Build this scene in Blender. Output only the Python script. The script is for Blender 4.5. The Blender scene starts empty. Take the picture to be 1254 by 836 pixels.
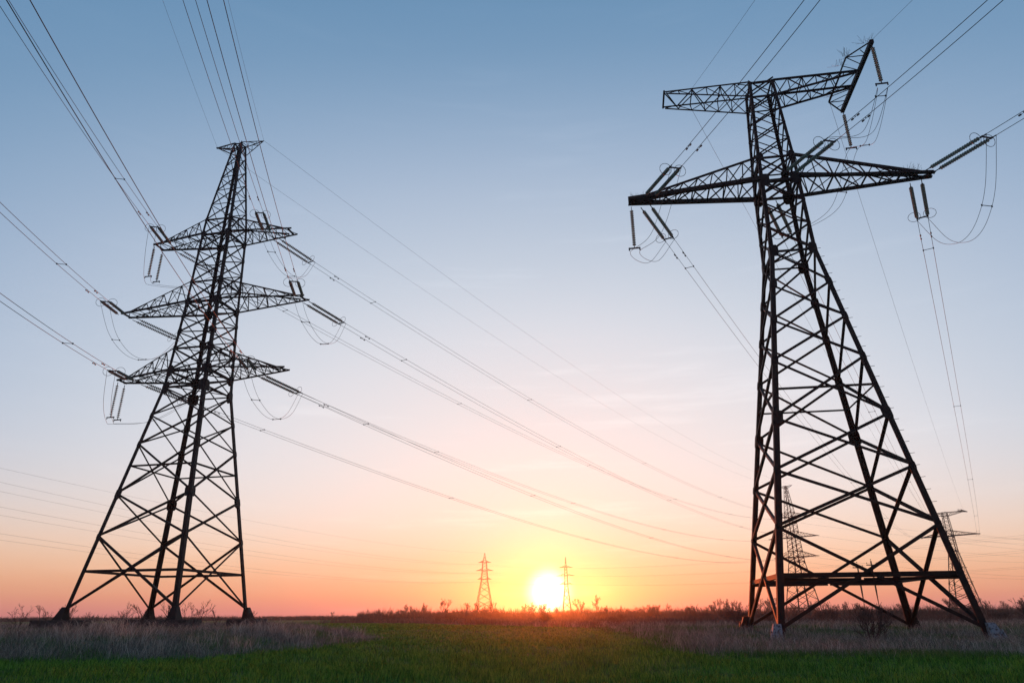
import bpy, math, random
import numpy as np
from mathutils import Vector, Matrix
R = math.radians
random.seed(7)
rng = np.random.default_rng(11)
scene = bpy.context.scene
col = scene.collection

# ---------------------------------------------------------------- camera
CAM_H = 1.1
pitch, roll = R(21.69), R(-0.354)
F = Vector((0, math.cos(pitch), math.sin(pitch)))
U0 = Vector((0, -math.sin(pitch), math.cos(pitch)))
X0 = Vector((1, 0, 0))
RX = X0 * math.cos(roll) + U0 * math.sin(roll)
UX = -X0 * math.sin(roll) + U0 * math.cos(roll)
cd = bpy.data.cameras.new('camera')
cam = bpy.data.objects.new('camera', cd)
col.objects.link(cam)
cam.matrix_world = Matrix(((RX.x, UX.x, -F.x, 0), (RX.y, UX.y, -F.y, 0), (RX.z, UX.z, -F.z, CAM_H), (0, 0, 0, 1)))
cd.sensor_width = 36
cd.lens = 845.28 / 1254 * 36
cd.clip_start = 0.1
cd.clip_end = 20000
scene.camera = cam

# ---------------------------------------------------------------- sky, sun, exposure
SUN_AZ, SUN_EL = R(2.745), R(1.71)
sun_dir = Vector((math.sin(SUN_AZ) * math.cos(SUN_EL), math.cos(SUN_AZ) * math.cos(SUN_EL), math.sin(SUN_EL)))
SKY_STRENGTH = 0.008
GRAD_STRENGTH = 1.0
SUN_STRENGTH = 2.2
HAZE_DENSITY = 0.0002
HAZE_G = 0.9

world = bpy.data.worlds.new('World')
scene.world = world
world.use_nodes = True
nt = world.node_tree
nt.nodes.clear()
N, L = nt.nodes.new, nt.links.new

def lin(c):
    return tuple((v / 255 / 12.92) if v / 255 <= 0.04045 else ((v / 255 + 0.055) / 1.055) ** 2.4 for v in c)

def math_node(tree, op, a, b=None, c=None, clamp=False):
    n = tree.nodes.new('ShaderNodeMath')
    n.operation = op
    n.use_clamp = clamp
    for i, v in enumerate((a, b, c)):
        if v is None:
            continue
        if isinstance(v, (int, float)):
            n.inputs[i].default_value = v
        else:
            tree.links.new(v, n.inputs[i])
    return n.outputs[0]

tc = N('ShaderNodeTexCoord')
sep = N('ShaderNodeSeparateXYZ')
L(tc.outputs['Generated'], sep.inputs[0])
elev = math_node(nt, 'DIVIDE', math_node(nt, 'ARCSINE', sep.outputs['Z']), math.pi / 2, clamp=True)
# thin high cirrus shifts the ramp a little
mp = N('ShaderNodeMapping')
mp.inputs['Scale'].default_value = (2.2, 2.2, 26)
mp.inputs['Rotation'].default_value = (0.06, -0.12, 0)
L(tc.outputs['Generated'], mp.inputs[0])
cn = N('ShaderNodeTexNoise')
cn.inputs['Scale'].default_value = 1.6
cn.inputs['Detail'].default_value = 6
cn.inputs['Roughness'].default_value = 0.6
L(mp.outputs[0], cn.inputs['Vector'])
ramp = N('ShaderNodeValToRGB')
ramp.color_ramp.interpolation = 'B_SPLINE'
def fill_ramp(node, stops, full):
    cr = node.color_ramp
    while len(cr.elements) > 1:
        cr.elements.remove(cr.elements[0])
    cr.elements[0].position = 0
    cr.elements[0].color = (*lin(stops[0][1]), 1)
    for e, c in stops[1:]:
        el = cr.elements.new(e / full)
        el.color = (*lin(c), 1)
# upper sky: colour by a mix of height and distance from the sun
fill_ramp(ramp, [(0, (251, 234, 225)), (9, (250, 233, 226)), (13, (246, 232, 229)), (21, (221, 223, 231)), (27, (197, 207, 221)),
                 (33.5, (171, 188, 211)), (39, (143, 169, 198)), (44, (117, 152, 186)), (51, (96, 138, 176)), (70, (78, 120, 165)), (120, (80, 116, 158))], 120)
# low band along the horizon: colour by height only
band = N('ShaderNodeValToRGB')
band.color_ramp.interpolation = 'B_SPLINE'
fill_ramp(band, [(0, (205, 122, 128)), (.7, (220, 134, 122)), (1.6, (236, 152, 106)), (3.2, (246, 178, 120)), (5, (251, 197, 146)), (7.5, (252, 212, 178)), (12, (246, 222, 206)), (20, (240, 226, 220))], 20)

# brightness falls off away from the sun's side of the sky
dotn = N('ShaderNodeVectorMath'); dotn.operation = 'DOT_PRODUCT'
L(tc.outputs['Generated'], dotn.inputs[0])
dotn.inputs[1].default_value = (math.sin(SUN_AZ), math.cos(SUN_AZ), 0)
mr = N('ShaderNodeMapRange')
mr.interpolation_type = 'SMOOTHSTEP'
mr.inputs['From Min'].default_value = -0.6
mr.inputs['From Max'].default_value = 0.15
mr.inputs['To Min'].default_value = 0.85
mr.inputs['To Max'].default_value = 1.0
L(dotn.outputs['Value'], mr.inputs['Value'])
# angle to the sun
dots = N('ShaderNodeVectorMath'); dots.operation = 'DOT_PRODUCT'
L(tc.outputs['Generated'], dots.inputs[0])
dots.inputs[1].default_value = sun_dir
ang = math_node(nt, 'MULTIPLY', math_node(nt, 'ARCCOSINE', math_node(nt, 'MINIMUM', dots.outputs['Value'], 1.0)), 180 / math.pi)

def scaled(colour, fac):
    v = N('ShaderNodeVectorMath'); v.operation = 'SCALE'
    if isinstance(colour, tuple):
        v.inputs[0].default_value = colour
    else:
        L(colour, v.inputs[0])
    if isinstance(fac, (int, float)):
        v.inputs['Scale'].default_value = fac
    else:
        L(fac, v.inputs['Scale'])
    return v.outputs[0]

def add(a, b):
    v = N('ShaderNodeVectorMath'); v.operation = 'ADD'
    L(a, v.inputs[0]); L(b, v.inputs[1])
    return v.outputs[0]

def lobe(width, power=1.0):
    x = math_node(nt, 'POWER', math_node(nt, 'DIVIDE', ang, width), power)
    return math_node(nt, 'POWER', math.e, math_node(nt, 'MULTIPLY', x, -1.0))

eldeg = math_node(nt, 'MULTIPLY', elev, 90.0)
eff = math_node(nt, 'SQRT', math_node(nt, 'ADD', math_node(nt, 'MULTIPLY', math_node(nt, 'POWER', eldeg, 2.0), 0.56), math_node(nt, 'MULTIPLY', math_node(nt, 'POWER', ang, 2.0), 0.44)))
L(math_node(nt, 'DIVIDE', eff, 120.0, clamp=True), ramp.inputs[0])
L(math_node(nt, 'DIVIDE', eldeg, 20.0, clamp=True), band.inputs[0])
bw = math_node(nt, 'POWER', math.e, math_node(nt, 'MULTIPLY', math_node(nt, 'POWER', math_node(nt, 'DIVIDE', eldeg, 7.6), 1.7), -1.0))
bmix = N('ShaderNodeMix'); bmix.data_type = 'RGBA'
L(bw, bmix.inputs[0]); L(ramp.outputs[0], bmix.inputs[6]); L(band.outputs[0], bmix.inputs[7])
total = scaled(scaled(bmix.outputs[2], GRAD_STRENGTH), mr.outputs[0])
total = add(total, scaled((0.15, 0.10, 0.01), lobe(2.4, 1.3)))
core = N('ShaderNodeMapRange'); core.interpolation_type = 'SMOOTHERSTEP'
core.inputs['From Min'].default_value = 2.5
core.inputs['From Max'].default_value = 0.0
core.inputs['To Min'].default_value = 0
core.inputs['To Max'].default_value = 1
L(ang, core.inputs['Value'])
total = add(total, scaled((2.6, 2.3, 1.6), core.outputs[0]))
cir = N('ShaderNodeMapRange'); cir.interpolation_type = 'SMOOTHSTEP'
cir.inputs['From Min'].default_value = 0.52
cir.inputs['From Max'].default_value = 0.78
cir.inputs['To Max'].default_value = 0.11
L(cn.outputs['Fac'], cir.inputs['Value'])
total = add(total, scaled((1.0, 0.95, 0.9), math_node(nt, 'MULTIPLY', cir.outputs[0], lobe(30.0, 2.0))))
sky = N('ShaderNodeTexSky')
sky.sky_type = 'NISHITA'
sky.sun_disc = False
sky.sun_elevation = SUN_EL
sky.sun_rotation = SUN_AZ
sky.altitude = 100
sky.air_density = 1.0
sky.dust_density = 1.0
bg1 = N('ShaderNodeBackground'); bg1.inputs[1].default_value = SKY_STRENGTH
L(sky.outputs[0], bg1.inputs[0])
bg2 = N('ShaderNodeBackground'); bg2.inputs[1].default_value = 1.0
L(total, bg2.inputs[0])
ads = N('ShaderNodeAddShader')
L(bg1.outputs[0], ads.inputs[0]); L(bg2.outputs[0], ads.inputs[1])
wo = N('ShaderNodeOutputWorld')
L(ads.outputs[0], wo.inputs['Surface'])

sd = bpy.data.lights.new('sun', 'SUN')
sd.energy = SUN_STRENGTH
sd.angle = R(0.53)
sd.color = (1.0, 0.13, 0.018)
sun = bpy.data.objects.new('sun', sd)
col.objects.link(sun)
sun.rotation_euler = (-sun_dir).to_track_quat('-Z', 'Y').to_euler()

scene.view_settings.view_transform = 'Standard'
scene.view_settings.look = 'None'
scene.view_settings.exposure = 0.0
scene.view_settings.gamma = 1.0
scene.view_settings.use_curve_mapping = False
scene.cycles.use_denoising = True
scene.cycles.denoising_prefilter = 'ACCURATE'
scene.cycles.sample_clamp_indirect = 3.0
scene.cycles.max_bounces = 6
scene.cycles.volume_bounces = 0
scene.cycles.transparent_max_bounces = 12

# ---------------------------------------------------------------- materials
def new_mat(name):
    m = bpy.data.materials.new(name)
    m.use_nodes = True
    t = m.node_tree
    b = t.nodes['Principled BSDF']
    return m, t, b

def noise_mat(name, c1, c2, scale=3.0, rough=0.7, metal=0.0, lo=0.35, hi=0.65, bump=0.0, detail=6, spec=0.5):
    m, t, b = new_mat(name)
    g = t.nodes.new('ShaderNodeTexCoord')
    n = t.nodes.new('ShaderNodeTexNoise')
    n.inputs['Scale'].default_value = scale
    n.inputs['Detail'].default_value = detail
    t.links.new(g.outputs['Object'], n.inputs['Vector'])
    r = t.nodes.new('ShaderNodeValToRGB')
    r.color_ramp.elements[0].position = lo
    r.color_ramp.elements[0].color = (*c1, 1)
    r.color_ramp.elements[1].position = hi
    r.color_ramp.elements[1].color = (*c2, 1)
    t.links.new(n.outputs['Fac'], r.inputs[0])
    t.links.new(r.outputs[0], b.inputs['Base Color'])
    b.inputs['Roughness'].default_value = rough
    b.inputs['Metallic'].default_value = metal
    b.inputs['Specular IOR Level'].default_value = spec
    if bump:
        bp = t.nodes.new('ShaderNodeBump')
        bp.inputs['Strength'].default_value = bump
        t.links.new(n.outputs['Fac'], bp.inputs['Height'])
        t.links.new(bp.outputs[0], b.inputs['Normal'])
    return m

M = {}
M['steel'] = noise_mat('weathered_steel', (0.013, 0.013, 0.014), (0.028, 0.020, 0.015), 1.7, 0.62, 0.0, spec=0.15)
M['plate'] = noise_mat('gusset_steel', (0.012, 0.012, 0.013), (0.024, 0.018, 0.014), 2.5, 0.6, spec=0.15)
M['fitting'] = noise_mat('line_fitting', (0.03, 0.03, 0.03), (0.06, 0.05, 0.045), 8, 0.5, 0.3)
M['wire'] = noise_mat('aluminium_wire', (0.05, 0.05, 0.052), (0.085, 0.085, 0.085), 0.8, 0.55, 0.4)
M['concrete'] = noise_mat('old_concrete', (0.10, 0.095, 0.09), (0.19, 0.18, 0.17), 4, 0.9, bump=0.3)
M['paint'] = noise_mat('chipped_white_paint', (0.10, 0.08, 0.07), (0.27, 0.30, 0.32), 9.0, 0.7, lo=0.40, hi=0.50, detail=10)
M['dark_concrete'] = noise_mat('shaded_concrete', (0.03, 0.028, 0.026), (0.07, 0.065, 0.06), 3, 0.9, bump=0.3)  # concrete of the mound footing slabs, their shade put into the dark colour
M['wood'] = noise_mat('creosoted_pole_wood', (0.03, 0.022, 0.016), (0.07, 0.05, 0.035), 3, 0.85)
M['bark'] = noise_mat('winter_bark', (0.035, 0.026, 0.022), (0.08, 0.055, 0.045), 4, 0.9)
M['spike'] = noise_mat('bird_spike_wire', (0.04, 0.04, 0.045), (0.07, 0.07, 0.075), 9, 0.5)
# glass insulator discs
m, t, b = new_mat('insulator_glass')
b.inputs['Base Color'].default_value = (0.36, 0.54, 0.49, 1)
b.inputs['Transmission Weight'].default_value = 0.55
b.inputs['Roughness'].default_value = 0.18
b.inputs['IOR'].default_value = 1.5
tr = t.nodes.new('ShaderNodeBsdfTranslucent')
tr.inputs[0].default_value = (0.36, 0.30, 0.22, 1)
mx = t.nodes.new('ShaderNodeMixShader')
mx.inputs[0].default_value = 0.45
t.links.new(b.outputs[0], mx.inputs[1]); t.links.new(tr.outputs[0], mx.inputs[2])
t.links.new(mx.outputs[0], t.nodes['Material Output'].inputs[0])
M['glass'] = m

def blade_mat(name, cols, scale, trans=0.4):
    m, t, b = new_mat(name)
    g = t.nodes.new('ShaderNodeNewGeometry')
    n = t.nodes.new('ShaderNodeTexNoise')
    n.inputs['Scale'].default_value = scale
    n.inputs['Detail'].default_value = 4
    t.links.new(g.outputs['Position'], n.inputs['Vector'])
    mixv = t.nodes.new('ShaderNodeMath'); mixv.operation = 'MULTIPLY_ADD'
    t.links.new(g.outputs['Random Per Island'], mixv.inputs[0])
    mixv.inputs[1].default_value = 0.7
    sub = t.nodes.new('ShaderNodeMath'); sub.operation = 'SUBTRACT'
    t.links.new(n.outputs['Fac'], sub.inputs[0]); sub.inputs[1].default_value = 0.35
    t.links.new(sub.outputs[0], mixv.inputs[2])
    r = t.nodes.new('ShaderNodeValToRGB')
    e = r.color_ramp.elements
    e[0].position, e[0].color = 0.25, (*cols[0], 1)
    e[1].position, e[1].color = 0.8, (*cols[-1], 1)
    for i, c in enumerate(cols[1:-1]):
        k = e.new(0.25 + 0.55 * (i + 1) / (len(cols) - 1)); k.color = (*c, 1)
    t.links.new(mixv.outputs[0], r.inputs[0])
    t.links.new(r.outputs[0], b.inputs['Base Color'])
    b.inputs['Roughness'].default_value = 0.75
    b.inputs['Specular IOR Level'].default_value = 0.2
    tl = t.nodes.new('ShaderNodeBsdfTranslucent')
    t.links.new(r.outputs[0], tl.inputs[0])
    mx = t.nodes.new('ShaderNodeMixShader'); mx.inputs[0].default_value = trans
    t.links.new(b.outputs[0], mx.inputs[1]); t.links.new(tl.outputs[0], mx.inputs[2])
    t.links.new(mx.outputs[0], t.nodes['Material Output'].inputs[0])
    return m

M['green'] = blade_mat('young_wheat_blades', [(0.022, 0.09, 0.010), (0.075, 0.235, 0.024), (0.18, 0.36, 0.055)], 0.8)
M['dry'] = blade_mat('dry_grass_stems', [(0.07, 0.064, 0.056), (0.225, 0.205, 0.17), (0.45, 0.41, 0.33)], 0.9, 0.3)
M['straw'] = blade_mat('pale_straw', [(0.14, 0.13, 0.105), (0.36, 0.33, 0.26), (0.58, 0.53, 0.42)], 1.5, 0.35)
M['weed'] = blade_mat('rough_green_grass', [(0.03, 0.085, 0.02), (0.065, 0.17, 0.035), (0.13, 0.22, 0.06)], 0.4)
M['scrub'] = blade_mat('reddish_scrub_stems', [(0.06, 0.04, 0.035), (0.11, 0.075, 0.06), (0.16, 0.12, 0.09)], 0.08, 0.2)
M['faroff'] = blade_mat('distant_bare_woods', [(0.035, 0.028, 0.025), (0.06, 0.045, 0.04)], 0.02, 0.1)

# ---------------------------------------------------------------- helpers
class MB:
    def __init__(s):
        s.v, s.f = [], []
    def add(s, vs, fs):
        o = len(s.v)
        s.v.extend([tuple(p) for p in vs])
        s.f.extend([tuple(i + o for i in f) for f in fs])
    def prism(s, p, q, prof, e1, e2):
        n = len(prof)
        vs = [p + e1 * a + e2 * b for a, b in prof] + [q + e1 * a + e2 * b for a, b in prof]
        fs = [(i, (i + 1) % n, n + (i + 1) % n, n + i) for i in range(n)]
        fs += [tuple(range(n))[::-1], tuple(range(n, 2 * n))]
        s.add(vs, fs)
    def angle(s, p, q, nrm, a, t=None, inset=0.0):
        """steel angle section from p to q; one flange in the plane whose outward normal is nrm"""
        p, q, nrm = Vector(p), Vector(q), Vector(nrm)
        d = (q - p).normalized()
        e1 = nrm.cross(d)
        if e1.length < 1e-5:
            e1 = d.orthogonal()
        e1.normalize()
        e2 = d.cross(e1).normalized()
        if e2.dot(nrm) > 0:
            e2 = -e2
        t = t or a * 0.14
        off = e2 * inset
        prof = [(-a / 2, 0), (a / 2, 0), (a / 2, t), (-a / 2 + t, t), (-a / 2 + t, a), (-a / 2, a)]
        s.prism(p + off, q + off, prof, e1, e2)
    def bar(s, p, q, a, b=None, up=(0, 0, 1)):
        p, q, up = Vector(p), Vector(q), Vector(up)
        d = (q - p).normalized()
        e1 = up.cross(d)
        if e1.length < 1e-4:
            e1 = d.orthogonal()
        e1.normalize(); e2 = d.cross(e1)
        b = b or a
        s.prism(p, q, [(-a / 2, -b / 2), (a / 2, -b / 2), (a / 2, b / 2), (-a / 2, b / 2)], e1, e2)
    def tube(s, pts, r, n=6, r2=None):
        pts = [Vector(p) for p in pts]
        o = len(s.v); m = len(pts)
        for i, p in enumerate(pts):
            d = (pts[min(i + 1, m - 1)] - pts[max(i - 1, 0)]).normalized()
            e1 = d.cross(Vector((0, 0, 1)))
            if e1.length < 1e-3:
                e1 = d.cross(Vector((1, 0, 0)))
            e1.normalize(); e2 = d.cross(e1)
            rr = r if r2 is None else r + (r2 - r) * i / (m - 1)
            for k in range(n):
                a = 2 * math.pi * k / n
                s.v.append(tuple(p + e1 * rr * math.cos(a) + e2 * rr * math.sin(a)))
        for i in range(m - 1):
            for k in range(n):
                k2 = (k + 1) % n
                s.f.append((o + i * n + k, o + i * n + k2, o + (i + 1) * n + k2, o + (i + 1) * n + k))
        s.f.append(tuple(o + k for k in range(n))[::-1])
        s.f.append(tuple(o + (m - 1) * n + k for k in range(n)))
    def box(s, lo, hi):
        x0, y0, z0 = lo; x1, y1, z1 = hi
        s.add([(x0, y0, z0), (x1, y0, z0), (x1, y1, z0), (x0, y1, z0), (x0, y0, z1), (x1, y0, z1), (x1, y1, z1), (x0, y1, z1)],
              [(3, 2, 1, 0), (4, 5, 6, 7), (0, 1, 5, 4), (1, 2, 6, 5), (2, 3, 7, 6), (3, 0, 4, 7)])
    def frustum(s, c, z0, z1, a0, b0, a1, b1, dx=0, dy=0):
        x, y = c
        s.add([(x - a0, y - b0, z0), (x + a0, y - b0, z0), (x + a0, y + b0, z0), (x - a0, y + b0, z0),
               (x + dx - a1, y + dy - b1, z1), (x + dx + a1, y + dy - b1, z1), (x + dx + a1, y + dy + b1, z1), (x + dx - a1, y + dy + b1, z1)],
              [(3, 2, 1, 0), (4, 5, 6, 7), (0, 1, 5, 4), (1, 2, 6, 5), (2, 3, 7, 6), (3, 0, 4, 7)])
    def plate(s, c, nrm, d, half_w, half_h, th=0.025):
        """flat octagonal gusset plate"""
        c, nrm, d = Vector(c), Vector(nrm).normalized(), Vector(d).normalized()
        e1 = nrm.cross(d).normalized()
        k = 0.55
        prof = [(-half_w, -half_h * k), (-half_w * k, -half_h), (half_w * k, -half_h), (half_w, -half_h * k),
                (half_w, half_h * k), (half_w * k, half_h), (-half_w * k, half_h), (-half_w, half_h * k)]
        s.prism(c, c + nrm * th, prof, e1, d)
    def build(s, name, mat, parent=None, smooth=False):
        me = bpy.data.meshes.new(name)
        me.from_pydata(s.v, [], s.f)
        me.materials.append(mat)
        if smooth:
            me.shade_smooth()
        o = bpy.data.objects.new(name, me)
        col.objects.link(o)
        if parent:
            o.parent = parent
        return o

def tag(o, label, cat, group=None, kind=None):
    if kind in ('structure', 'stuff'):
        o['kind'] = kind
    if label:
        o['label'] = label
    if cat:
        o['category'] = cat
    if group:
        o['group'] = group
    return o

def empty(name, loc, rz=0.0):
    o = bpy.data.objects.new(name, None)
    col.objects.link(o)
    o.location = loc
    o.rotation_euler = (0, 0, rz)
    o.empty_display_size = 0.5
    return o

def kids(o):
    return [c for c in bpy.data.objects if c.parent is o]

CHILD = None
def copy_tree(o, parent=None):
    c = o.copy(); col.objects.link(c)
    c.parent = parent
    for ch in o.children:
        copy_tree(ch, c)
    return c

def tri_mesh(name, verts, tris, mat):
    me = bpy.data.meshes.new(name)
    nv, nf = len(verts), len(tris)
    me.vertices.add(nv); me.loops.add(nf * 3); me.polygons.add(nf)
    me.vertices.foreach_set('co', np.ascontiguousarray(verts, dtype=np.float32).ravel())
    me.loops.foreach_set('vertex_index', np.ascontiguousarray(tris, dtype=np.int32).ravel())
    me.polygons.foreach_set('loop_start', np.arange(0, nf * 3, 3, dtype=np.int32))
    me.update(calc_edges=True)
    me.validate()
    me.materials.append(mat)
    o = bpy.data.objects.new(name, me)
    col.objects.link(o)
    return o

# ---------------------------------------------------------------- terrain
MOUND = np.array([(-95, 15), (-40, 18.2), (-20, 19.6), (-13.8, 20.4), (-11.2, 21.6), (-8.7, 24.5), (-7.3, 29.2), (-6.8, 37.5), (-8, 44),
                  (-13, 60), (-22, 86), (-40, 105), (-70, 112), (-95, 90)], float)
ROUGH = np.array([(110, 16), (13.3, 19.3), (8.1, 19.9), (5.0, 21.6), (4.9, 26), (6.2, 33), (7.5, 70), (-3, 92), (-18, 130), (-42, 150),
                  (-42, 300), (330, 300), (330, 60)], float)

def poly_sd(x, y, P):
    """signed distance, positive inside"""
    inside = np.zeros(x.shape, bool)
    dmin = np.full(x.shape, 1e9)
    n = len(P)
    for i in range(n):
        x1, y1 = P[i]; x2, y2 = P[(i + 1) % n]
        cond = ((y1 > y) != (y2 > y))
        xi = (x2 - x1) * (y - y1) / (y2 - y1 + 1e-12) + x1
        inside ^= cond & (x < xi)
        dx, dy = x2 - x1, y2 - y1
        tt = np.clip(((x - x1) * dx + (y - y1) * dy) / (dx * dx + dy * dy), 0, 1)
        dmin = np.minimum(dmin, np.hypot(x - x1 - tt * dx, y - y1 - tt * dy))
    return np.where(inside, dmin, -dmin)

_ph = rng.uniform(0, 6.28, (24, 2)); _dr = rng.uniform(0, 6.28, 24)
def vnoise(x, y, wl):
    s = np.zeros(np.shape(x))
    for i in range(12):
        k = 2 * math.pi / (wl * (0.45 + 0.1 * i))
        s += np.sin(k * (x * math.cos(_dr[i]) + y * math.sin(_dr[i])) + _ph[i, 0])
    return s / 4.2

def smooth01(t):
    t = np.clip(t, 0, 1)
    return t * t * (3 - 2 * t)

def mound_h(x, y):
    return 0.37 * smooth01(poly_sd(x, y, MOUND) / 5.5 + 0.0)

def gz(x, y):
    x = np.asarray(x, float); y = np.asarray(y, float)
    near = np.exp(-(np.hypot(x, y) / 160) ** 2)
    z = mound_h(x, y) + 0.035 * vnoise(x, y, 9) * near
    m2 = poly_sd(x, y, MOUND)
    z += np.where(m2 > 0, 0.05 * vnoise(x + 40, y, 4) * np.clip(m2 / 3, 0, 1), 0)
    r = poly_sd(x, y, ROUGH)
    w = smooth01(r / 5) * np.exp(-(np.hypot(x - 19, y - 43) / 40) ** 2)
    v = -(x - 19.3) * math.sin(R(-8.9)) + (y - 42.7) * math.cos(R(-8.9))
    z += w * np.clip(v * 0.034, -0.2, 0.22)
    return z

def axis(lo, hi, fine_lo, fine_hi, step, grow):
    a = list(np.arange(fine_lo, fine_hi + step / 2, step))
    s = step
    while a[-1] < hi:
        s *= grow; a.append(a[-1] + s)
    s = step
    while a[0] > lo:
        s *= grow; a.insert(0, a[0] - s)
    a[0], a[-1] = lo, hi
    return np.array(a)

GX0, GX1, GY0, GY1 = -1500.0, 1500.0, -90.0, 1700.0
xs = axis(GX0, GX1, -60, 60, 0.6, 1.09)
ys = axis(GY0, GY1, 8, 90, 0.6, 1.07)
gx, gy = np.meshgrid(xs, ys)
gzv = gz(gx, gy)
nx, ny = len(xs), len(ys)
V = np.stack([gx.ravel(), gy.ravel(), gzv.ravel()], 1)
ii = (np.arange(ny - 1)[:, None] * nx + np.arange(nx - 1)[None]).ravel()
T = np.concatenate([np.stack([ii, ii + 1, ii + nx + 1], 1), np.stack([ii, ii + nx + 1, ii + nx], 1)])
zone = np.maximum(smooth01(poly_sd(gx, gy, MOUND) / 1.2 + 0.5), smooth01(poly_sd(gx, gy, ROUGH) / 1.5 + 0.5)).ravel()

m, t, b = new_mat('ground_soil')
att = t.nodes.new('ShaderNodeAttribute'); att.attribute_name = 'rough_land'
geo = t.nodes.new('ShaderNodeNewGeometry')
def ramp_noise(scale, c1, c2, lo=0.35, hi=0.68):
    n = t.nodes.new('ShaderNodeTexNoise'); n.inputs['Scale'].default_value = scale; n.inputs['Detail'].default_value = 8
    t.links.new(geo.outputs['Position'], n.inputs['Vector'])
    r = t.nodes.new('ShaderNodeValToRGB')
    r.color_ramp.elements[0].position, r.color_ramp.elements[1].position = lo, hi
    r.color_ramp.elements[0].color, r.color_ramp.elements[1].color = (*c1, 1), (*c2, 1)
    t.links.new(n.outputs['Fac'], r.inputs[0])
    return r.outputs[0]
fieldc = ramp_noise(0.5, (0.03, 0.09, 0.014), (0.07, 0.15, 0.026))
roughc = ramp_noise(0.35, (0.06, 0.10, 0.035), (0.15, 0.13, 0.095))
mixc = t.nodes.new('ShaderNodeMix'); mixc.data_type = 'RGBA'
t.links.new(att.outputs['Fac'], mixc.inputs[0])
t.links.new(fieldc, mixc.inputs[6]); t.links.new(roughc, mixc.inputs[7])
t.links.new(mixc.outputs[2], b.inputs['Base Color'])
b.inputs['Roughness'].default_value = 0.95
b.inputs['Specular IOR Level'].default_value = 0.05
ground = tri_mesh('ground', V, T, m)
ga = ground.data.attributes.new('rough_land', 'FLOAT', 'POINT')
ga.data.foreach_set('value', zone.astype(np.float32))
ground.data.shade_smooth()
tag(ground, 'flat farmland running to the horizon with a low mound on the left', 'ground', kind='structure')

# haze: one even volume of evening air
hb = MB(); hb.box((GX0 - 20, GY0 - 20, -2.2), (GX1 + 20, GY1 + 20, 62))
hm = bpy.data.materials.new('evening_haze'); hm.use_nodes = True
hm.node_tree.nodes.clear()
pv = hm.node_tree.nodes.new('ShaderNodeVolumePrincipled')
pv.inputs['Color'].default_value = (0.93, 0.93, 0.95, 1)
pv.inputs['Density'].default_value = HAZE_DENSITY
pv.inputs['Anisotropy'].default_value = HAZE_G
ho = hm.node_tree.nodes.new('ShaderNodeOutputMaterial')
hm.node_tree.links.new(pv.outputs[0], ho.inputs['Volume'])
haze = hb.build('haze', hm)
tag(haze, 'thin evening haze hanging over the fields', 'haze', kind='stuff')

# ---------------------------------------------------------------- pylons
def interp(prof, z):
    return float(np.interp(z, [p[0] for p in prof], [p[1] for p in prof]))

CORN = [(-1, -1), (1, -1), (1, 1), (-1, 1)]
FN = [(0, -1, 0), (1, 0, 0), (0, 1, 0), (-1, 0, 0)]      # outward normals of the faces CORN[i]-CORN[i+1]

def corner(prof, i, z):
    w = interp(prof, z); return Vector((CORN[i][0] * w, CORN[i][1] * w, z))

def leg_mesh(prof, i, zs, a0, a1, foot):
    mb = MB()
    zz = [foot] + [z for z in zs if z > 0]
    sx, sy = CORN[i]
    for k in range(len(zz) - 1):
        za, zb = zz[k], zz[k + 1]
        wfa = interp(prof, max(za, 0)) + max(0, -za) * (prof[0][1] - prof[1][1]) / (prof[1][0])
        p = Vector((sx * wfa, sy * wfa, za)); q = corner(prof, i, zb)
        f = (k + 0.5) / (len(zz) - 1)
        a = a0 + (a1 - a0) * f
        t_ = a * 0.16
        pr = [(0, 0), (a, 0), (a, t_), (t_, t_), (t_, a), (0, a)]
        mb.prism(p, q, pr, Vector((-sx, 0, 0)), Vector((0, -sy, 0)))
    return mb

def x_panel(mb, prof, face, z0, z1, a, single=0):
    i, j = face, (face + 1) % 4
    n = Vector(FN[face])
    pi0, pj0, pi1, pj1 = corner(prof, i, z0), corner(prof, j, z0), corner(prof, i, z1), corner(prof, j, z1)
    if single != 2:
        mb.angle(pi0, pj1, n, a, inset=-0.012)
    if single != 1:
        mb.angle(pj0, pi1, n, a, inset=0.055)

def belt(mb, prof, z, a, faces=range(4), inset=0.09):
    for f in faces:
        mb.angle(corner(prof, f, z), corner(prof, (f + 1) % 4, z), Vector(FN[f]), a, inset=inset)

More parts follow.
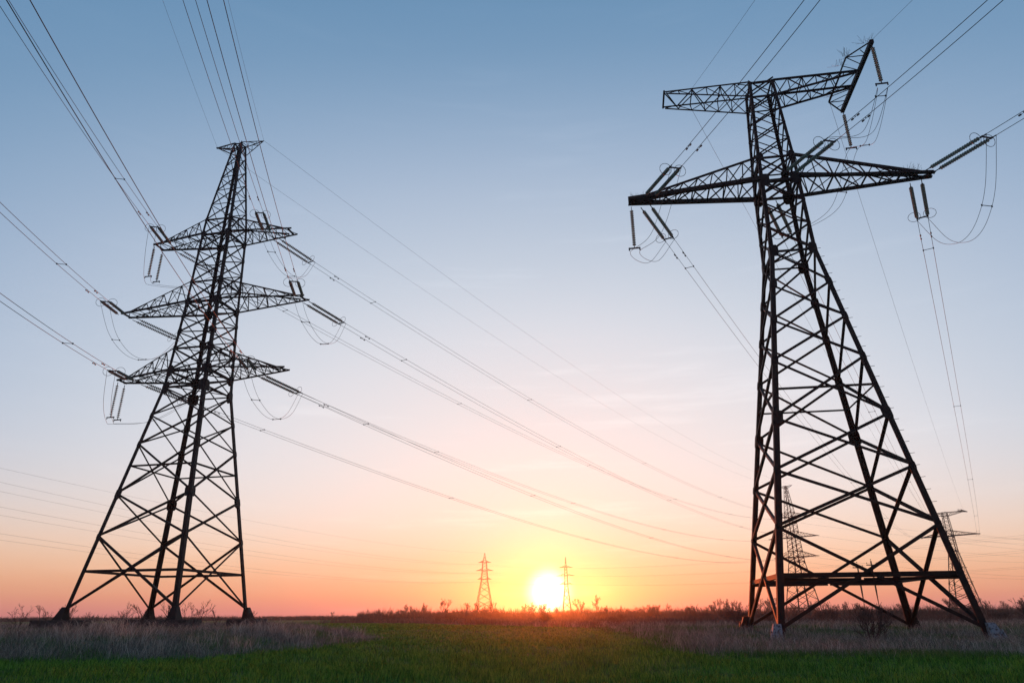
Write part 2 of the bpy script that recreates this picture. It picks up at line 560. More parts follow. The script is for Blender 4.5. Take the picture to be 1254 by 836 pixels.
def crossarm(root, prof, s, zb, zt, L, t, n, chord_a, web_a, tip_rise=0.18, heavy=1.0):
    """one side of a cross-arm: four chords running out to a narrow tip, with lacing"""
    wb, wt = interp(prof, zb), interp(prof, zt)
    B = [[], []]; Tp = [[], []]
    for yi, sy in enumerate((-1, 1)):
        pb0, pb1 = Vector((s * wb, sy * wb, zb)), Vector((s * L, sy * t, zb))
        pt0, pt1 = Vector((s * wt, sy * wt, zt)), Vector((s * (L - 0.9), sy * (t + 0.02), zb + tip_rise))
        for k in range(n + 1):
            f = k / n
            B[yi].append(pb0.lerp(pb1, f)); Tp[yi].append(pt0.lerp(pt1, f))
    web = MB()
    for yi, sy in enumerate((-1, 1)):
        nr = Vector((0, sy, 0))
        for k in range(n):
            if k > 0 and k < n:
                web.angle(B[yi][k], Tp[yi][k], nr, web_a, inset=0.02)
            if k % 2 == 0:
                web.angle(B[yi][k], Tp[yi][k + 1], nr, web_a, inset=0.04)
            else:
                web.angle(Tp[yi][k], B[yi][k + 1], nr, web_a, inset=0.04)
    for k in range(n):
        if k > 0:
            web.angle(B[0][k], B[1][k], (0, 0, -1), web_a, inset=0.03)
        web.angle(B[k % 2][k], B[1 - k % 2][k + 1], (0, 0, -1), web_a, inset=0.06)
        if k < n - 1:
            web.angle(Tp[k % 2][k], Tp[1 - k % 2][k + 1], (0, 0, 1), web_a * 0.8, inset=0.06)
    web.bar(B[0][-1] - Vector((s * 0.35, 0, 0)), B[1][-1] - Vector((s * 0.35, 0, 0)), chord_a * 0.9)
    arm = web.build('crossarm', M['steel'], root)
    for yi, sy in enumerate((-1, 1)):
        c = MB(); c.angle(B[yi][0], B[yi][-1], (0, 0, -1), chord_a * heavy, t=chord_a * 0.3)
        c.build('chord', M['steel'], arm)
        c = MB(); c.angle(Tp[yi][0], Tp[yi][-1], (0, sy, 0), chord_a * 0.72)
        c.build('chord', M['steel'], arm)
    return arm

def leg_plates(prof, i, zs, size):
    """gusset plates wrapped round a leg at its joints"""
    out = []
    for z, k in zs:
        c = corner(prof, i, z)
        mb = MB()
        d = (corner(prof, i, z + 1) - c).normalized()
        sx, sy = CORN[i]
        h = size * k
        mb.plate(c + Vector((-sx * 0.6 * h, sy * 0.012, 0)), (0, sy, 0), d, h * 0.62, h)
        mb.plate(c + Vector((sx * 0.012, -sy * 0.6 * h, 0)), (sx, 0, 0), d, h * 0.62, h)
        out.append(mb)
    return out

def pylon_body(root, prof, lower, upper_groups, a_leg, a_low, a_up, foot, plates, plate_size, belts, diaphragms, top_z, bottom_z=0.45):
    legs = []
    zs = sorted({p[0] for p in prof} | {l for l in lower[1::2]})
    for i in range(4):
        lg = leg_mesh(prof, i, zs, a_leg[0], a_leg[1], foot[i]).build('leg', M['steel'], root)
        for mb in leg_plates(prof, i, plates, plate_size):
            mb.build('gusset_plate', M['plate'], lg)
        legs.append(lg)
    lv = [bottom_z] + lower
    for k in range(len(lv) - 1):
        f_ = k / max(1, len(lv) - 2)
        a = a_low[0] + (a_low[1] - a_low[0]) * f_
        for f in range(4):
            mb = MB(); x_panel(mb, prof, f, lv[k], lv[k + 1], a)
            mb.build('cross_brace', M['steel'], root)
    for levels, a in upper_groups:
        for f in range(4):
            mb = MB()
            for k in range(len(levels) - 1):
                x_panel(mb, prof, f, levels[k], levels[k + 1], a)
            mb.build('lattice_panel', M['steel'], root)
    for z, a in belts:
        mb = MB(); belt(mb, prof, z, a)
        # plan bracing
        mb.angle(corner(prof, 0, z), corner(prof, 2, z), (0, 0, -1), a * 0.6, inset=0.12)
        mb.angle(corner(prof, 1, z), corner(prof, 3, z), (0, 0, -1), a * 0.6, inset=0.2)
        mb.build('belt_frame', M['steel'], root)
    for z, a in diaphragms:
        for f in range(4):
            mb = MB(); belt(mb, prof, z, a, [f], 0.11)
            mb.build('horizontal_brace', M['steel'], root)
    return legs

def spike_tuft(p, n, ln, spread, seed):
    r = random.Random(seed)
    mb = MB()
    for _ in range(n):
        a = r.uniform(0, 6.283); e = r.uniform(0.3, 1.45)
        d = Vector((math.cos(a) * math.cos(e), math.sin(a) * math.cos(e), math.sin(e)))
        o = Vector(p) + Vector((r.uniform(-spread, spread) , r.uniform(-0.12, 0.12), 0))
        l = ln * r.uniform(0.6, 1.1)
        mb.bar(o, o + d * l, 0.010)
    return mb

# --- the tall three-armed pylon on the mound
LPOS, LYAW = (-29.98, 62.98, 1.385), R(-11.794)
LPROF = [(0, 5.06), (19.72, 2.20), (21.4, 2.10), (28.63, 1.78), (36.35, 1.56), (38.11, 1.48), (48.34, 0.47)]
def three_armed_pylon():
    root = empty('transmission_tower', LPOS, LYAW)
    pylon_body(root, LPROF, [6.17, 9.75, 14.23, 16.95, 19.72],
               [([19.72, 21.4, 23.66], 0.13), ([23.66, 25.4, 27.0, 28.63, 30.86], 0.12), ([30.86, 32.7, 34.4, 36.35, 38.11], 0.11),
                ([38.11, 40.0, 41.8, 43.5, 45.1, 46.8, 48.34], 0.085)],
               (0.36, 0.21), (0.17, 0.125), 0.11, [-0.25] * 4,
               [(6.17, .55), (9.75, .9), (14.23, .6), (16.95, .6), (19.72, 1.05), (21.4, .95), (23.66, .6), (25.4, .7), (27.0, .5),
                (28.63, .85), (30.86, .5), (34.4, .4), (36.35, .7), (38.11, .5)],
               0.52, [(19.72, .14), (21.4, .2), (23.66, .13), (28.63, .2), (30.86, .13), (36.35, .18), (38.11, .12), (48.3, .1)],
               [(3.35, .2), (12.22, .14)], 48.34)
    for zb, zt, LL, LR, t in ((21.4, 23.66, 8.95, 9.0, .46), (28.63, 30.86, 10.1, 10.2, .53), (36.35, 38.11, 7.9, 7.95, .62)):
        for s, ln in ((-1, LL), (1, LR)):
            crossarm(root, LPROF, s, zb, zt, ln, t, 7, .16, .066)
    for s, ln in ((-1, 2.95), (1, 2.85)):                                    # earth-wire arms at the very top
        web = MB()
        w = .47
        tip = Vector((s * ln, 0, 48.45))
        arm = MB()
        for sy in (-1, 1):
            for k in range(1, 3):
                f = k / 3
                a = Vector((s * w, sy * w, 48.34)).lerp(tip, f); c = Vector((s * (w + .08), sy * (w + .08), 47.3)).lerp(tip, f)
                web.angle(a, c, (0, sy, 0), .06)
                a2 = Vector((s * w, sy * w, 48.34)).lerp(tip, f - 1 / 3)
                web.angle(a2, c, (0, sy, 0), .055, inset=.02)
        ao = web.build('earth_wire_arm', M['steel'], root)
        for sy in (-1, 1):
            c = MB(); c.angle((s * w, sy * w, 48.36), tip, (0, 0, 1), .1); c.build('chord', M['steel'], ao)
            c = MB(); c.angle((s * (w + .1), sy * (w + .1), 47.3), tip, (0, 0, -1), .09); c.build('chord', M['steel'], ao)
        # stub post with a cap standing on the arm tip
    for i, (sx, sy) in enumerate(CORN):
        w = 5.06
        ft = MB()
        ft.frustum((sx * (w + .05), sy * (w + .05)), -0.36, 0.6, 0.42, 0.42, 0.2, 0.2, -sx * .14, -sy * .14)
        fo = ft.build('footing', M['plate'], root)
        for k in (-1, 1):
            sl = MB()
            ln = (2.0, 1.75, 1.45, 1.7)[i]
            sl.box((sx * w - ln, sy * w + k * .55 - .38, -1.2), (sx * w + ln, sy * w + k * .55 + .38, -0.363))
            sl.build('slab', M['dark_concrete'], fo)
    return root
pylon_a = three_armed_pylon()
tag(pylon_a, 'tall dark lattice pylon with three tiers of crossarms standing on the dry grass mound', 'pylon', 'three armed pylons')

# --- the broad single-circuit pylon
RPOS, RYAW = (19.32, 42.66, 0.0), R(-8.942)
RPROF = [(0, 5.06), (24.08, 1.50), (29.85, 1.35), (31.88, 1.28), (39.06, 0.92)]
def single_circuit_pylon():
    root = empty('transmission_tower', RPOS, RYAW)
    legs = pylon_body(root, RPROF, [5.63, 8.83, 12.03, 15.81, 18.72, 21.38, 24.08],
                      [([24.08, 26.1, 28.0, 29.85], .12), ([29.85, 31.88], .13), ([31.88, 33.4, 34.9, 36.3, 37.63, 39.06], .085)],
                      (0.36, 0.20), (0.18, 0.125), .11, [-0.22, -0.20, 0.1, 0.12],
                      [(8.83, .6), (12.03, 1.15), (15.81, .75), (18.72, .75), (21.38, .85), (24.08, 1.15), (29.85, 1.35), (31.88, .9)],
                      0.38, [(24.08, .13), (29.85, .22), (31.88, .13), (37.63, .12), (39.03, .14)],
                      [(3.04, .25), (13.9, .12)], 39.06, bottom_z=0.35)
    # inner bottom horizontals (doubled beam seen under the first crossing)
    for f in (0, 2):
        mb = MB()
        a, c = corner(RPROF, f, 2.85), corner(RPROF, (f + 1) % 4, 2.85)
        mid = (a + c) / 2 + Vector((0, -FN[f][1] * .9, 0))
        mb.angle(a.lerp(c, .02), mid, FN[f], .14, inset=.3); mb.angle(mid, c.lerp(a, .02), FN[f], .14, inset=.3)
        mb.build('horizontal_brace', M['steel'], root)
    for s in (-1, 1):
        crossarm(root, RPROF, s, 29.85, 31.88, 10.65, .27, 8, .26, .08, .22, 1.1)
    # upper arm: a wedge to the left, a longer one to the right carrying a cross beam
    w, zt, zl = .92, 39.04, 37.63
    wl = interp(RPROF, zl)
    for s, ln in ((-1, 7.28), (1, 7.02)):
        n = 6
        web = MB(); Tc = [[], []]; Bc = [[], []]
        for yi, sy in enumerate((-1, 1)):
            for k in range(n + 1):
                Tc[yi].append(Vector((s * w, sy * w, zt)).lerp(Vector((s * ln, sy * .88, zt)), k / n))
                Bc[yi].append(Vector((s * wl, sy * wl, zl)).lerp(Vector((s * (ln - .15), sy * .88, zt - .16)), k / n))
        for yi, sy in enumerate((-1, 1)):
            for k in range(n):
                if 0 < k:
                    web.angle(Bc[yi][k], Tc[yi][k], (0, sy, 0), .07, inset=.02)
                p_, q_ = (Bc[yi][k], Tc[yi][k + 1]) if k % 2 == 0 else (Tc[yi][k], Bc[yi][k + 1])
                web.angle(p_, q_, (0, sy, 0), .07, inset=.04)
        for k in range(n):
            web.angle(Tc[k % 2][k], Tc[1 - k % 2][k + 1], (0, 0, 1), .07, inset=.05)
            web.angle(Bc[k % 2][k], Bc[1 - k % 2][k + 1], (0, 0, -1), .06, inset=.05)
            if k and k % 2 == 0:
                web.angle(Tc[0][k], Tc[1][k], (0, 0, 1), .07, inset=.02)
        ao = web.build('upper_crossarm', M['steel'], root)
        for yi, sy in enumerate((-1, 1)):
            c = MB(); c.angle(Tc[yi][0], Tc[yi][-1], (0, sy, 0), .13); c.build('chord', M['steel'], ao)
            c = MB(); c.angle(Bc[yi][0], Bc[yi][-1], (0, sy, 0), .12); c.build('chord', M['steel'], ao)
        if s < 0:
            c = MB(); c.bar(Tc[0][-1] - Vector((0, .1, 0)), Tc[1][-1] + Vector((0, .1, 0)), .13); c.build('end_strut', M['steel'], ao)
        else:
            eb = MB()
            eb.bar((7.12, -3.75, zt - .03), (7.12, 3.75, zt - .03), .26, .3)
            beam = eb.build('end_beam', M['steel'], root)
            tr = MB()
            for k in (-1, 1):
                tr.angle((5.75, k * .9, zt), (5.75, k * 2.42, zt), (0, 0, 1), .12)
                tr.angle((5.75, k * 2.42, zt), (7.05, k * 3.72, zt), (0, 0, 1), .12, inset=.03)
                tr.angle((5.75, k * 2.42, zt), (7.1, k * 2.42, zt), (0, 0, 1), .08, inset=.05)
                tr.angle((5.75, k * 2.42, zt), (7.1, k * 1.5, zt), (0, 0, 1), .07, inset=.09)
                tr.angle((5.75, k * 1.6, zt), (7.1, k * .95, zt), (0, 0, 1), .07, inset=.12)
                tr.angle((6.5, k * 3.1, zt), (7.1, k * 2.5, zt), (0, 0, 1), .06, inset=.12)
            tr.angle((5.75, -.9, zt), (5.75, .9, zt), (0, 0, 1), .1, inset=.07)
            tr.build('lacing', M['steel'], beam)
    for p, n, ln, sp, sd_ in (((6.9, -3.5, zt + .1), 18, .65, .35, 1), ((5.8, -2.4, zt + .05), 20, .7, .3, 2), ((5.5, -1.5, zt + .05), 16, .7, .3, 3),
                              ((-9.6, -.25, 30.1), 26, .55, .9, 4), ((9.0, -.25, 30.15), 30, .6, .8, 5), ((-10.3, 0, 30.0), 10, .7, .2, 6), ((5.7, 1.9, zt + .05), 10, .7, .3, 7)):
        spike_tuft(p, n, ln, sp, sd_).build('bird_spike', M['spike'], root)
    # climbing bolts up one leg
    for k in range(32):
        z = 2.6 + k * .69
        c_ = corner(RPROF, 1, z)
        mb = MB(); mb.bar(c_, c_ + Vector((.25, 0, .02)), .022)
        mb.build('climbing_bolt', M['steel'], legs[1])
    for i, (sx, sy) in enumerate(CORN):
        zf = (-.24, -.22, .08, .1)[i]
        w = 5.06 + .12
        mat = M['paint'] if i < 2 else M['plate']
        ft = MB()
        ft.frustum((sx * w, sy * w), zf - .1, zf + .048, .55, .55, .52, .52)
        fo = ft.build('footing', M['concrete'] if i < 2 else M['plate'], root)
        sh = MB()
        sh.frustum((sx * w, sy * w), zf + .05, zf + .9, .32, .32, .18, .18, -sx * .14, -sy * .14)
        sh.build('shoe', mat, fo)
        for k in (-1, 1):
            rb = MB(); rb.frustum((sx * w + k * .3, sy * (w + .3)), zf + .05, zf + .6, .03, .2, .03, .05, -k * .08, -sy * .16); rb.build('rib', mat, fo)
    return root
pylon_b = single_circuit_pylon()
tag(pylon_b, 'huge dark pylon with one wide crossarm and a T shaped top, nearest the camera', 'pylon', 'single crossarm pylons')

# --- distant copies further down both lines
bpy.context.view_layer.update()
L2POS, L2YAW = (108.0, 275.6, 0.0), R(-50)
R2POS, R2YAW = (174.5, 285.5, 0.0), R(-47)
far_a = copy_tree(pylon_a); far_a.location = L2POS; far_a.rotation_euler = (0, 0, L2YAW)
tag(far_a, 'distant three armed pylon seen through the legs of the nearest pylon', 'pylon', 'three armed pylons')
far_b = copy_tree(pylon_b); far_b.location = R2POS; far_b.rotation_euler = (0, 0, R2YAW)
tag(far_b, 'distant single crossarm pylon seen behind the right leg of the nearest pylon', 'pylon', 'single crossarm pylons')

def slim_pylon(loc, yaw, prof, lower, upper, arms, label, k=1.0):
    root = empty('transmission_tower', loc, yaw)
    legs = pylon_body(root, prof, lower, upper, (.36 * k, .24 * k), (.2 * k, .15 * k), .12, [0] * 4, [], .3, [(z, .16 * k) for z, _ in arms], [], prof[-1][0], 0.3)
    for z, ln in arms:
        for s in (-1, 1):
            crossarm(root, prof, s, z, z + 1.5, ln, .25, 4, .17 * k, .08 * k)
    for i, (sx, sy) in enumerate(CORN):
        ft = MB(); ft.frustum((sx * prof[0][1], sy * prof[0][1]), -.2, .5, .6, .6, .35, .35); ft.build('footing', M['concrete'], root)
    tag(root, label, 'pylon', 'slim pylons by the sun')
    return root
C1POS = (-21.3, 536.0, 0.0); C2POS = (41.8, 579.0, 0.0)
slim_pylon(C1POS, R(-4), [(0, 7.0), (25.5, 2.5), (38.5, 1.5), (40.5, .9), (45.0, .25)], [6.5, 12, 17, 21.5, 25.5],
           [([25.5, 27.5, 29.5, 31, 32.5], .13), ([32.5, 34.5, 36.5, 38.5], .12), ([38.5, 40.5, 42.5, 45], .1)],
           [(26.5, 5.2), (32.5, 6.4), (38.2, 4.8)], 'small far pylon with broad base standing just left of the sun', 1.15)
slim_pylon(C2POS, R(-10), [(0, 3.9), (22, 1.5), (36.5, 1.0), (39, .6), (45.0, .2)], [6, 11.5, 17, 22],
           [([22, 24, 26, 28, 30], .13), ([30, 32, 34, 36.5], .12), ([36.5, 39, 42, 45], .1)],
           [(24.5, 5.6), (30.8, 7.2), (37.0, 5.6)], 'small slender far pylon standing in front of the sun glare', 1.15)

# ---------------------------------------------------------------- insulators, conductors
def to_world(pos, yaw, p):
    c, s = math.cos(yaw), math.sin(yaw)
    return Vector((pos[0] + p[0] * c - p[1] * s, pos[1] + p[0] * s + p[1] * c, pos[2] + p[2]))

DISC_N, DISC_P, DISC_R = 20, 0.19, 0.14
def string_mb(x0, y, n=DISC_N, axis_x=True):
    """cap-and-pin disc string along +X (or hanging along -Z)"""
    mb = MB(); seg = 12
    prof = [(0.0, .028)]
    for k in range(n):
        o = k * DISC_P
        prof += [(o + .03, .05), (o + .07, .055), (o + .085, DISC_R), (o + .115, DISC_R * .95), (o + .125, .045), (o + .18, .024)]
    prof.append((n * DISC_P, .026))
    ring = []
    for (a, r) in prof:
        for k in range(seg):
            th = 2 * math.pi * k / seg
            if axis_x:
                ring.append((x0 + a, y + r * math.cos(th), r * math.sin(th)))
            else:
                ring.append((y + r * math.cos(th), r * math.sin(th), -x0 - a))
    fs = []
    for i in range(len(prof) - 1):
        for k in range(seg):
            k2 = (k + 1) % seg
            fs.append((i * seg + k, i * seg + k2, (i + 1) * seg + k2, (i + 1) * seg + k))
    mb.add(ring, fs)
    return mb

def ring_mb(c, rad, r, axis):
    c, axis = Vector(c), Vector(axis).normalized()
    e1 = axis.orthogonal().normalized(); e2 = axis.cross(e1)
    mb = MB()
    mb.tube([c + e1 * rad * math.cos(2 * math.pi * k / 20) + e2 * rad * math.sin(2 * math.pi * k / 20) for k in range(20)] + [c + e1 * rad], r, 5)
    return mb

TW = 0.36                      # half the spacing of the twin strings and twin conductors
SET_LEN = 5.1
def tension_set_proto(n):
    root = empty('tension_insulator', (0, 0, 0))
    x0 = .55
    x1 = x0 + n * DISC_P
    for k in (-1, 1):
        string_mb(x0, k * TW, n).build('insulator_string', M['glass'], root, smooth=False)
        mb = MB(); mb.bar((0, k * TW, 0), (x0 + .02, k * TW, 0), .05); mb.bar((x0 - .12, k * TW, 0), (x0 + .0, k * TW, 0), .09); mb.build('link', M['fitting'], root)
        mb = MB(); mb.bar((x1, k * TW, 0), (SET_LEN, k * TW, 0), .055); mb.bar((x1 + .1, k * TW, 0), (x1 + .3, k * TW, 0), .1); mb.build('link', M['fitting'], root)
        rm = ring_mb((x1 - .12, k * (TW + .16), 0), .42, .018, (1, 0, 0)); rm.bar((x1 - .12, k * (TW + .02), 0), (x1 + .2, k * TW, 0), .03)
        rm.build('corona_ring', M['fitting'], root)
    mb = MB(); mb.bar((x1 + .2, -TW - .05, 0), (x1 + .2, TW + .05, 0), .045, .1); mb.build('yoke_plate', M['fitting'], root)
    return root
def hanging_proto(n, name='hanging_insulator'):
    root = empty(name, (0, 0, 0))
    mb = MB(); mb.bar((0, 0, 0), (0, 0, -.32), .045, up=(1, 0, 0)); mb.build('link', M['fitting'], root)
    string_mb(.3, 0, n, False).build('insulator_string', M['glass'], root)
    z = -.3 - n * DISC_P
    mb = MB(); mb.bar((0, 0, z), (0, 0, z - .2), .05, up=(1, 0, 0)); mb.build('link', M['fitting'], root)
    mb = MB(); mb.bar((-.42, 0, z - .2), (.42, 0, z - .2), .06, .1)
    for k in (-1, 1):
        mb.bar((k * .38, 0, z - .14), (k * .38, 0, z - .38), .07)
    mb.build('yoke_plate', M['fitting'], root)
    return root

def orient(o, base, d):
    d = d.normalized()
    y = Vector((0, 0, 1)).cross(d).normalized()
    z = d.cross(y)
    mat = Matrix(((d.x, y.x, z.x, base.x), (d.y, y.y, z.y, base.y), (d.z, y.z, z.z, base.z), (0, 0, 0, 1)))
    o.matrix_world = mat
    return mat

def bundle(name, pts_fn, n, r, label, cat, group, spacers=(), dampers=(), twin=True):
    """pts_fn(side) -> list of points of one conductor"""
    if not twin:
        p0 = pts_fn(0)
        root = MB(); root.tube(p0, r, 6)
        o = root.build(name, M['wire'], None)
        tag(o, label, cat, group)
        return o
    A, B = pts_fn(-1), pts_fn(1)
    root = empty(name, A[0].lerp(B[0], .5))
    base = root.location
    tag(root, label, cat, group)
    for P in (A, B):
        mb = MB(); mb.tube([p - base for p in P], r, 6); mb.build('conductor', M['wire'], root, smooth=True)
    def at_len(P, s):
        acc = 0
        for i in range(len(P) - 1):
            l = (P[i + 1] - P[i]).length
            if acc + l >= s:
                return P[i].lerp(P[i + 1], (s - acc) / l), (P[i + 1] - P[i]).normalized()
            acc += l
        return P[-1], (P[-1] - P[-2]).normalized()
    for s in spacers:
        a, _ = at_len(A, s); b_, _ = at_len(B, s)
        mb = MB(); mb.bar(a - base, b_ - base, .035)
        for q_ in (a, b_):
            mb.bar(q_ - base - Vector((0, 0, .06)), q_ - base + Vector((0, 0, .06)), .08)
        mb.build('spacer', M['fitting'], root)
    for s in dampers:
        for P in (A, B):
            a, d = at_len(P, s)
            mb = MB()
            o_ = a - base - Vector((0, 0, .12))
            mb.bar(a - base, o_, .04, up=(1, 0, 0))
            mb.tube([o_ - d * .28, o_ + d * .28], .012, 5)
            mb.tube([o_ - d * .34, o_ - d * .18], .055, 6); mb.tube([o_ + d * .18, o_ + d * .34], .055, 6)
            mb.build('vibration_damper', M['fitting'], root)
    return root

def hvec(az):
    return Vector((math.sin(az), math.cos(az), 0))

tension = tension_set_proto(21)
hang = hanging_proto(16)
first = {'t': True, 'h': True}
def place_tension(base, d, label):
    o = tension if first['t'] else copy_tree(tension)
    first['t'] = False
    orient(o, base, d)
    tag(o, label, 'insulator', 'tension insulators on the pylons')
    y = Vector((0, 0, 1)).cross(d.normalized()).normalized()
    return base + d.normalized() * SET_LEN, y
def place_hang(top, rz, label):
    o = hang if first['h'] else copy_tree(hang)
    first['h'] = False
    o.location = top; o.rotation_euler = (0, 0, rz)
    tag(o, label, 'insulator', 'hanging insulator strings on the pylons')
    z = .3 + 16 * DISC_P + .55
    return Vector(top) - Vector((0, 0, z))

def catmull(P, n=14):
    P = [Vector(p) for p in P]
    Q = [P[0] * 2 - P[1]] + P + [P[-1] * 2 - P[-2]]
    out = []
    for i in range(1, len(Q) - 2):
        for k in range(n):
            t_ = k / n
            a, b_, c_, d_ = Q[i - 1], Q[i], Q[i + 1], Q[i + 2]
            out.append(.5 * ((2 * b_) + (c_ - a) * t_ + (2 * a - 5 * b_ + 4 * c_ - d_) * t_ ** 2 + (3 * b_ - a - 3 * c_ + d_) * t_ ** 3))
    out.append(P[-1])
    return out

def near_span(live, y, az, s, k, tend, start, label, group, sp, dm):
    d0 = -hvec(az)
    def fn(side):
        out = []
        for i in range(71):
            t_ = tend * i / 70
            p = live + y * (side * TW) + d0 * t_
            z = live.z + (s * (start + t_) + k * (start + t_) ** 2) - (s * start + k * start ** 2)
            out.append(Vector((p.x, p.y, z)))
        return out
    return bundle('conductor_bundle', fn, 70, .019, label, 'power line', group, sp, dm)

def sag_pts(a, b_, sag, n=60):
    out = []
    for i in range(n + 1):
        f = i / n
        p = a.lerp(b_, f); out.append(Vector((p.x, p.y, p.z - 4 * sag * f * (1 - f))))
    return out

def far_span(live, y, end, y2, sag, label, group, sp, dm):
    return bundle('conductor_bundle', lambda sd: sag_pts(live + y * (sd * TW), end + y2 * (sd * TW), sag), 60, .017, label, 'power line', group, sp, dm)

# line data: (tower arm, base point in pylon space)
NEAR_S = {'L': (R(-11.31), -0.138, 0.0013, 100), 'R': (R(-10.85), -0.173, 0.00254, 84)}
lives = {}
def end_at(pos, yaw, p):
    return to_world(pos, yaw, p)

ARMS_L = [('upper left', (-6.13, -.66, 36.2), (-5.92, .7, 36.2)), ('middle left', (-9.85, -.62, 28.5), (-9.43, .6, 28.5)), ('lower left', (-7.3, -.62, 21.3), (-6.9, .7, 21.3)),
          ('upper right', (5.35, -.75, 36.2), (5.5, .75, 36.2)), ('middle right', (9.75, -.6, 28.5), (9.85, .6, 28.5)), ('lower right', (5.9, -.75, 21.3), (5.75, .75, 21.3))]
far_dir_L = (Vector(L2POS) - Vector(LPOS)); azfL = math.atan2(far_dir_L.x, far_dir_L.y)
SAG_L = 7.0
for nm, pn, pf in ARMS_L:
    az, s, k, tend = NEAR_S['L']
    bn, bf = to_world(LPOS, LYAW, pn), to_world(LPOS, LYAW, pf)
    dn = -hvec(az) + Vector((0, 0, s))
    ln, yn = place_tension(bn, dn, 'insulator pair on the %s arm of the mound pylon, pulling towards the camera' % nm)
    near_span(ln, yn, az, s, k, tend, SET_LEN, 'twin cables from the %s arm of the mound pylon passing overhead' % nm,
              'twin cables of the mound pylon line', (9.5,), (3.0,))
    end = to_world(L2POS, L2YAW, (pf[0], -.7, pf[2]))
    span = (end - bf).length
    df = hvec(math.atan2(end.x - bf.x, end.y - bf.y)) + Vector((0, 0, (end.z - bf.z - 4 * SAG_L) / span))
    lf, yf = place_tension(bf, df, 'insulator pair on the %s arm of the mound pylon, pulling towards the sunset side' % nm)
    far_span(lf, yf, end, yf, SAG_L * (1 - SET_LEN / span), 'twin cables from the %s arm of the mound pylon receding to the far pylon' % nm,
             'twin cables of the mound pylon line', (9.5, 45, 90, 140, 190), (3.2,))
    lives['L ' + nm] = (ln, yn, lf, yf)

ARMS_R = [('left end', (-9.16, -.32, 29.98), (-9.4, .45, 29.72)), ('centre', (.55, -1.42, 30.1), (-.15, 1.42, 29.7)), ('right end', (10.3, -.32, 29.98), (9.6, .45, 29.72))]
far_dir_R = (Vector(R2POS) - Vector(RPOS)); azfR = math.atan2(far_dir_R.x, far_dir_R.y)
SAG_R = 7.5
for nm, pn, pf in ARMS_R:
    az, s, k, tend = NEAR_S['R']
    bn, bf = to_world(RPOS, RYAW, pn), to_world(RPOS, RYAW, pf)
    dn = -hvec(az) + Vector((0, 0, s + .02))
    ln, yn = place_tension(bn, dn, 'insulator pair at the %s of the wide crossarm, pulling overhead towards the camera' % nm)
    near_span(ln, yn, az, s, k, tend, SET_LEN, 'twin cables from the %s of the wide crossarm passing overhead' % nm,
              'twin cables of the nearest pylon line', (9.0,) if nm == 'left end' else (), (2.6,))
    end = to_world(R2POS, R2YAW, (pf[0], -.5, pf[2]))
    span = (end - bf).length
    df = hvec(math.atan2(end.x - bf.x, end.y - bf.y)) + Vector((0, 0, (end.z - bf.z - 4 * SAG_R) / span))
    lf, yf = place_tension(bf, df, 'insulator pair at the %s of the wide crossarm, slanting down away from the camera' % nm)
    far_span(lf, yf, end, yf, SAG_R * (1 - SET_LEN / span), 'twin cables from the %s of the wide crossarm receding to the far pylon' % nm,
             'twin cables of the nearest pylon line', (4.5, 45, 90, 140, 190, 240), (2.2,))
    lives['R ' + nm] = (ln, yn, lf, yf)

def jumper(key, mids, label, off=.8, sp=()):
    """slack twin loop joining the two live ends of one phase through mids"""
    ln, yn, lf, yf = lives[key]
    def fn(sd):
        ya = yn * (-sd * TW); yb = yf * (sd * TW)
        P = [ln + ya]
        n = len(mids)
        for i, mpt in enumerate(mids):
            f = (i + 1) / (n + 1)
            P.append(Vector(mpt) + ya.lerp(yb, f) * (1.0 if (ya.lerp(yb, f)).length > .1 else 1))
        P.append(lf + yb)
        return catmull(P, 12)
    return bundle('jumper_loop', fn, 0, .015, label, 'jumper cable', 'slack jumper loops on the pylons', sp)

def loop_mids(key, depth, out, n=5):
    ln, yn, lf, yf = lives[key]
    res = []
    for i in range(1, n + 1):
        f = i / (n + 1)
        p = ln.lerp(lf, f) + Vector(out) * math.sin(math.pi * f)
        p.z -= depth * (math.sin(math.pi * f) ** .7)
        res.append(p)
    return res

def local_dir(yaw, v):
    c, s = math.cos(yaw), math.sin(yaw); return Vector((v[0] * c - v[1] * s, v[0] * s + v[1] * c, v[2]))

# jumper support strings
for arm, u, z, t in (('upper left', -7.75, 36.2, .62), ('lower left', -8.8, 21.25, .46)):
    ends = []
    for sy in (-1, 1):
        e = place_hang(to_world(LPOS, LYAW, (u, sy * t, z)), LYAW + R(90) * 0,
                       'insulator string hanging from the %s tip of the %s arm of the mound pylon' % ('nearer' if sy < 0 else 'farther', arm))
        ends.append(e)
    key = 'L ' + arm
    ln, yn, lf, yf = lives[key]
    m1 = ln.lerp(ends[0], .45) + Vector((0, 0, -1.5)); m2 = ends[1].lerp(lf, .5) + Vector((0, 0, -.9))
    jumper(key, [ln.lerp(ends[0], .3) + Vector((0, 0, -1.6)), ends[0] + Vector((0, 0, -.05)), ends[1] + Vector((0, 0, -.05)), m2, ], 'slack cable loop hung from two strings under the %s arm of the mound pylon' % arm)
for arm in ('middle left', 'upper right', 'middle right', 'lower right'):
    key = 'L ' + arm
    jumper(key, loop_mids(key, 3.9, local_dir(LYAW, ((-.3 if 'left' in arm else .3), 0, 0))), 'slack free hanging cable loop under the %s arm of the mound pylon' % arm, sp=(4.0, 8.0))

